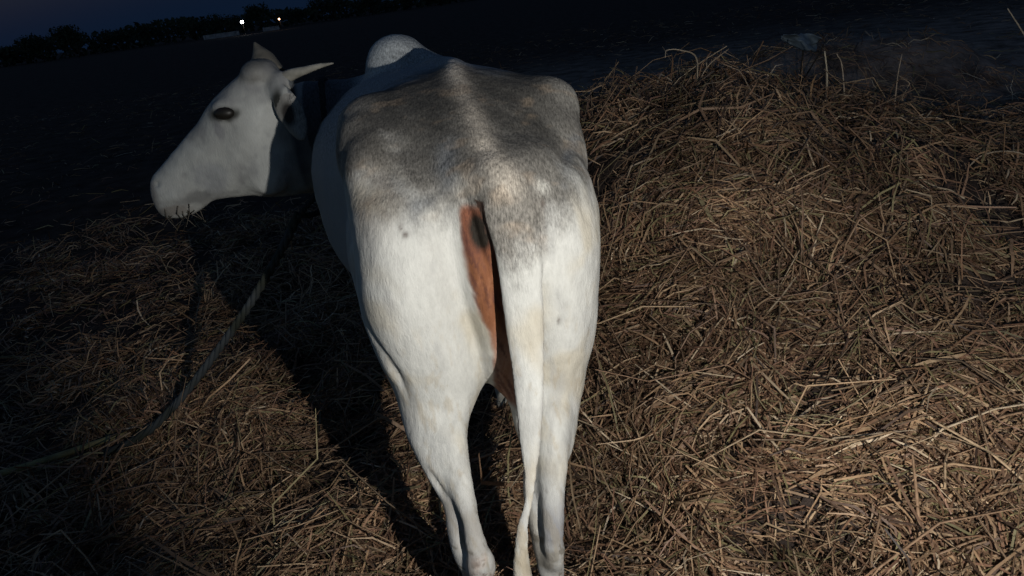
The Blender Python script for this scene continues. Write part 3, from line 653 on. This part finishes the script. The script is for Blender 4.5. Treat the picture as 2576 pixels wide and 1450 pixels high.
# ------------------------------------------------------------------ far side of the field: trees, sheds, lamps
leaf_m = flat('far_leaves', (.035, .05, .03), .9, .5, 1.5); bark_m = flat('far_bark', (.05, .04, .03), .9)
def far_tree(x, y, wd, ht, trunk, label, dens=900, lob=5, flatt=1.0):
    t_ = thing('tree', (x, y, 0), label, 'tree', 'trees along the far side of the field')
    tb = MB(); tb.tube([(0, 0, -.2), (.05 * wd, 0, trunk * .6), (0, 0, trunk + ht * .3)], [.035 * ht + .05, .03 * ht, .012 * ht], 8)
    for k in range(4):
        a = k * 1.7 + x; tb.tube([(0, 0, trunk * .8), (math.cos(a) * wd * .2, math.sin(a) * wd * .2, trunk + ht * .2), (math.cos(a) * wd * .33, math.sin(a) * wd * .33, trunk + ht * .45)], [.02 * ht, .013 * ht, .005 * ht], 6)
    tb.build('trunk', bark_m, t_)
    cs = [(rng.uniform(-.5, .5) * wd * .75, rng.uniform(-.5, .5) * wd * .6, trunk + ht * rng.uniform(.25, .72)) for _ in range(lob)] + [(0, 0, trunk + ht * .5)]
    Vv = []; Ff = []
    for q in range(dens):
        c = cs[rng.integers(len(cs))]; d = rng.normal(size=3); d /= np.linalg.norm(d); rr = rng.random() ** .4
        rad = np.array([wd * .27, wd * .27, ht * .27 * flatt]) * (.75 + .5 * rng.random())
        p = np.array(c) + d * rad * rr; s_ = rng.uniform(.12, .32) * (ht / 5) ** .5
        a = rng.normal(size=3); a /= np.linalg.norm(a); bq = np.cross(a, rng.normal(size=3)); bq /= np.linalg.norm(bq)
        k = len(Vv); Vv += [p - a * s_, p + bq * s_ * .6, p + a * s_, p - bq * s_ * .6]; Ff.append((k, k + 1, k + 2, k + 3))
    obj('crown', mesh_np('crown', Vv, Ff), leaf_m, t_)
TS = [  # x, y, width, height, trunk, label
    (-112, 190, 11, 3.4, .6, 'low dark bush line tree at the far left edge, faint against the sky'),
    (-104, 185, 8, 4.0, .8, 'low rounded tree next inward from the far left edge of the horizon'),
    (-92, 170, 10, 5.6, .8, 'broad dome shaped tree, left one of the two highest domes on the horizon'),
    (-82, 165, 9, 6.8, .9, 'tall dome shaped tree, right one of the two highest domes on the horizon'),
    (-75, 170, 9, 4.4, .8, 'low tree sloping down right of the two highest domes'),
    (-68, 175, 8, 4.0, .8, 'short dark tree at the left end of the flat topped thicket'),
    (-61, 175, 9, 4.6, .8, 'flat topped tree in the thicket left of the longer pale wall, its leftmost'),
    (-54, 175, 9, 4.4, .8, 'flat topped tree in the middle of the thicket left of the longer pale wall'),
    (-47, 178, 5, 5.6, .8, 'small peaked tree above the left end of the longer pale wall'),
    (-41, 190, 9, 3.6, .8, 'low tree behind the longer pale wall, left of the white lamp'),
    (-33, 190, 9, 5.4, .8, 'bushy tree behind the white lamp'),
    (-24, 190, 9, 5.0, .8, 'bushy tree between the white lamp and the small orange lamp'),
    (-15, 190, 9, 5.8, .8, 'bushy tree behind the small orange lamp'),
    (-7, 180, 10, 7.0, 1.2, 'broad tree at the top edge right of the small orange lamp'),
]
for i_, (tx, ty, wd, ht, tk, lb) in enumerate(TS): far_tree(tx, ty, wd, ht, tk, lb, dens=1500)
# close the treeline
hl = []; 
V = []; Ff = []
for q in range(9000):
    a = rng.uniform(math.radians(-42), math.radians(25)); r_ = rng.uniform(205, 230); hx = r_ * math.sin(a); hy = r_ * math.cos(a)
    hmax = 2.2 + 2.6 * vnoise(hx, 0, 9, 3) + 1.2 * vnoise(hx, 0, 2.5, 4)
    p = np.array([hx, hy, rng.random() ** .7 * hmax]); a_ = rng.normal(size=3); a_ /= np.linalg.norm(a_); bq = np.cross(a_, rng.normal(size=3)); bq /= np.linalg.norm(bq); s_ = rng.uniform(.4, 1.0)
    k = len(V); V += [p - a_ * s_, p + bq * s_ * .6, p + a_ * s_, p - bq * s_ * .6]; Ff.append((k, k + 1, k + 2, k + 3))
wood = obj('distant_scrub', mesh_np('distant_scrub', V, Ff), leaf_m); tag(wood, 'unbroken dark scrub closing the horizon behind the single trees', 'scrub', kind='stuff')

wall_m = flat('limewash', (.26, .28, .31), .9, .3, 2); door_m = flat('dark_housing', (.05, .05, .06), .8)
def low_wall(c, w, h, rz, label):
    t_ = thing('boundary_wall', c, label, 'wall'); t_.rotation_euler.z = rz
    MB().box((0, 0, h / 2), (w, .25, h)).build('wall_face', wall_m, t_, smooth=False)
    MB().box((0, 0, h + .042), (w + .1, .34, .08)).build('coping', wall_m, t_, smooth=False)
    for k in range(int(w / 2) + 1): MB().box((-w / 2 + k * 2.0 + .15, -.15, h / 2 + .06), (.3, .32, h + .12)).build('pier', wall_m, t_, smooth=False)
low_wall((-50.5, 160, 0), 7.0, .75, .1, 'low pale boundary wall left of the white lamp on the horizon')
low_wall((-40.5, 160, 0), 3.2, .65, .05, 'short low pale wall just right of the white lamp on the horizon')
def lamp(p, s, col, stg, watt, label):
    t_ = thing('yard_lamp', (p[0], p[1], 0), label, 'lamp')
    MB().tube([(0, .25, 0), (0, .25, p[2] + s * .4)], .06, 8).build('pole', bark_m, t_)
    MB().box((0, .12, p[2]), (s, .12, s)).build('housing', door_m, t_, smooth=False)
    MB().box((0, .02, p[2]), (s * .96, .07, s * .96)).build('lamp_face', emit('lamp_glow', col, stg), t_, smooth=False)
    l = bpy.data.lights.new('yard_lamp_light', 'POINT'); l.energy = watt; l.color = col; l.shadow_soft_size = s / 2
    o = bpy.data.objects.new('yard_lamp_light', l); COL.objects.link(o); o.parent = t_; o.location = (0, -.5, p[2])
lamp((-43.0, 150, 2.3), .50, (.92, .95, 1.0), 12, 60, 'bright white floodlight between the two low pale walls on the horizon')
lamp((-36.6, 152, 1.9), .30, (1.0, .62, .35), 6, 20, 'small orange lamp right of the white floodlight on the horizon')
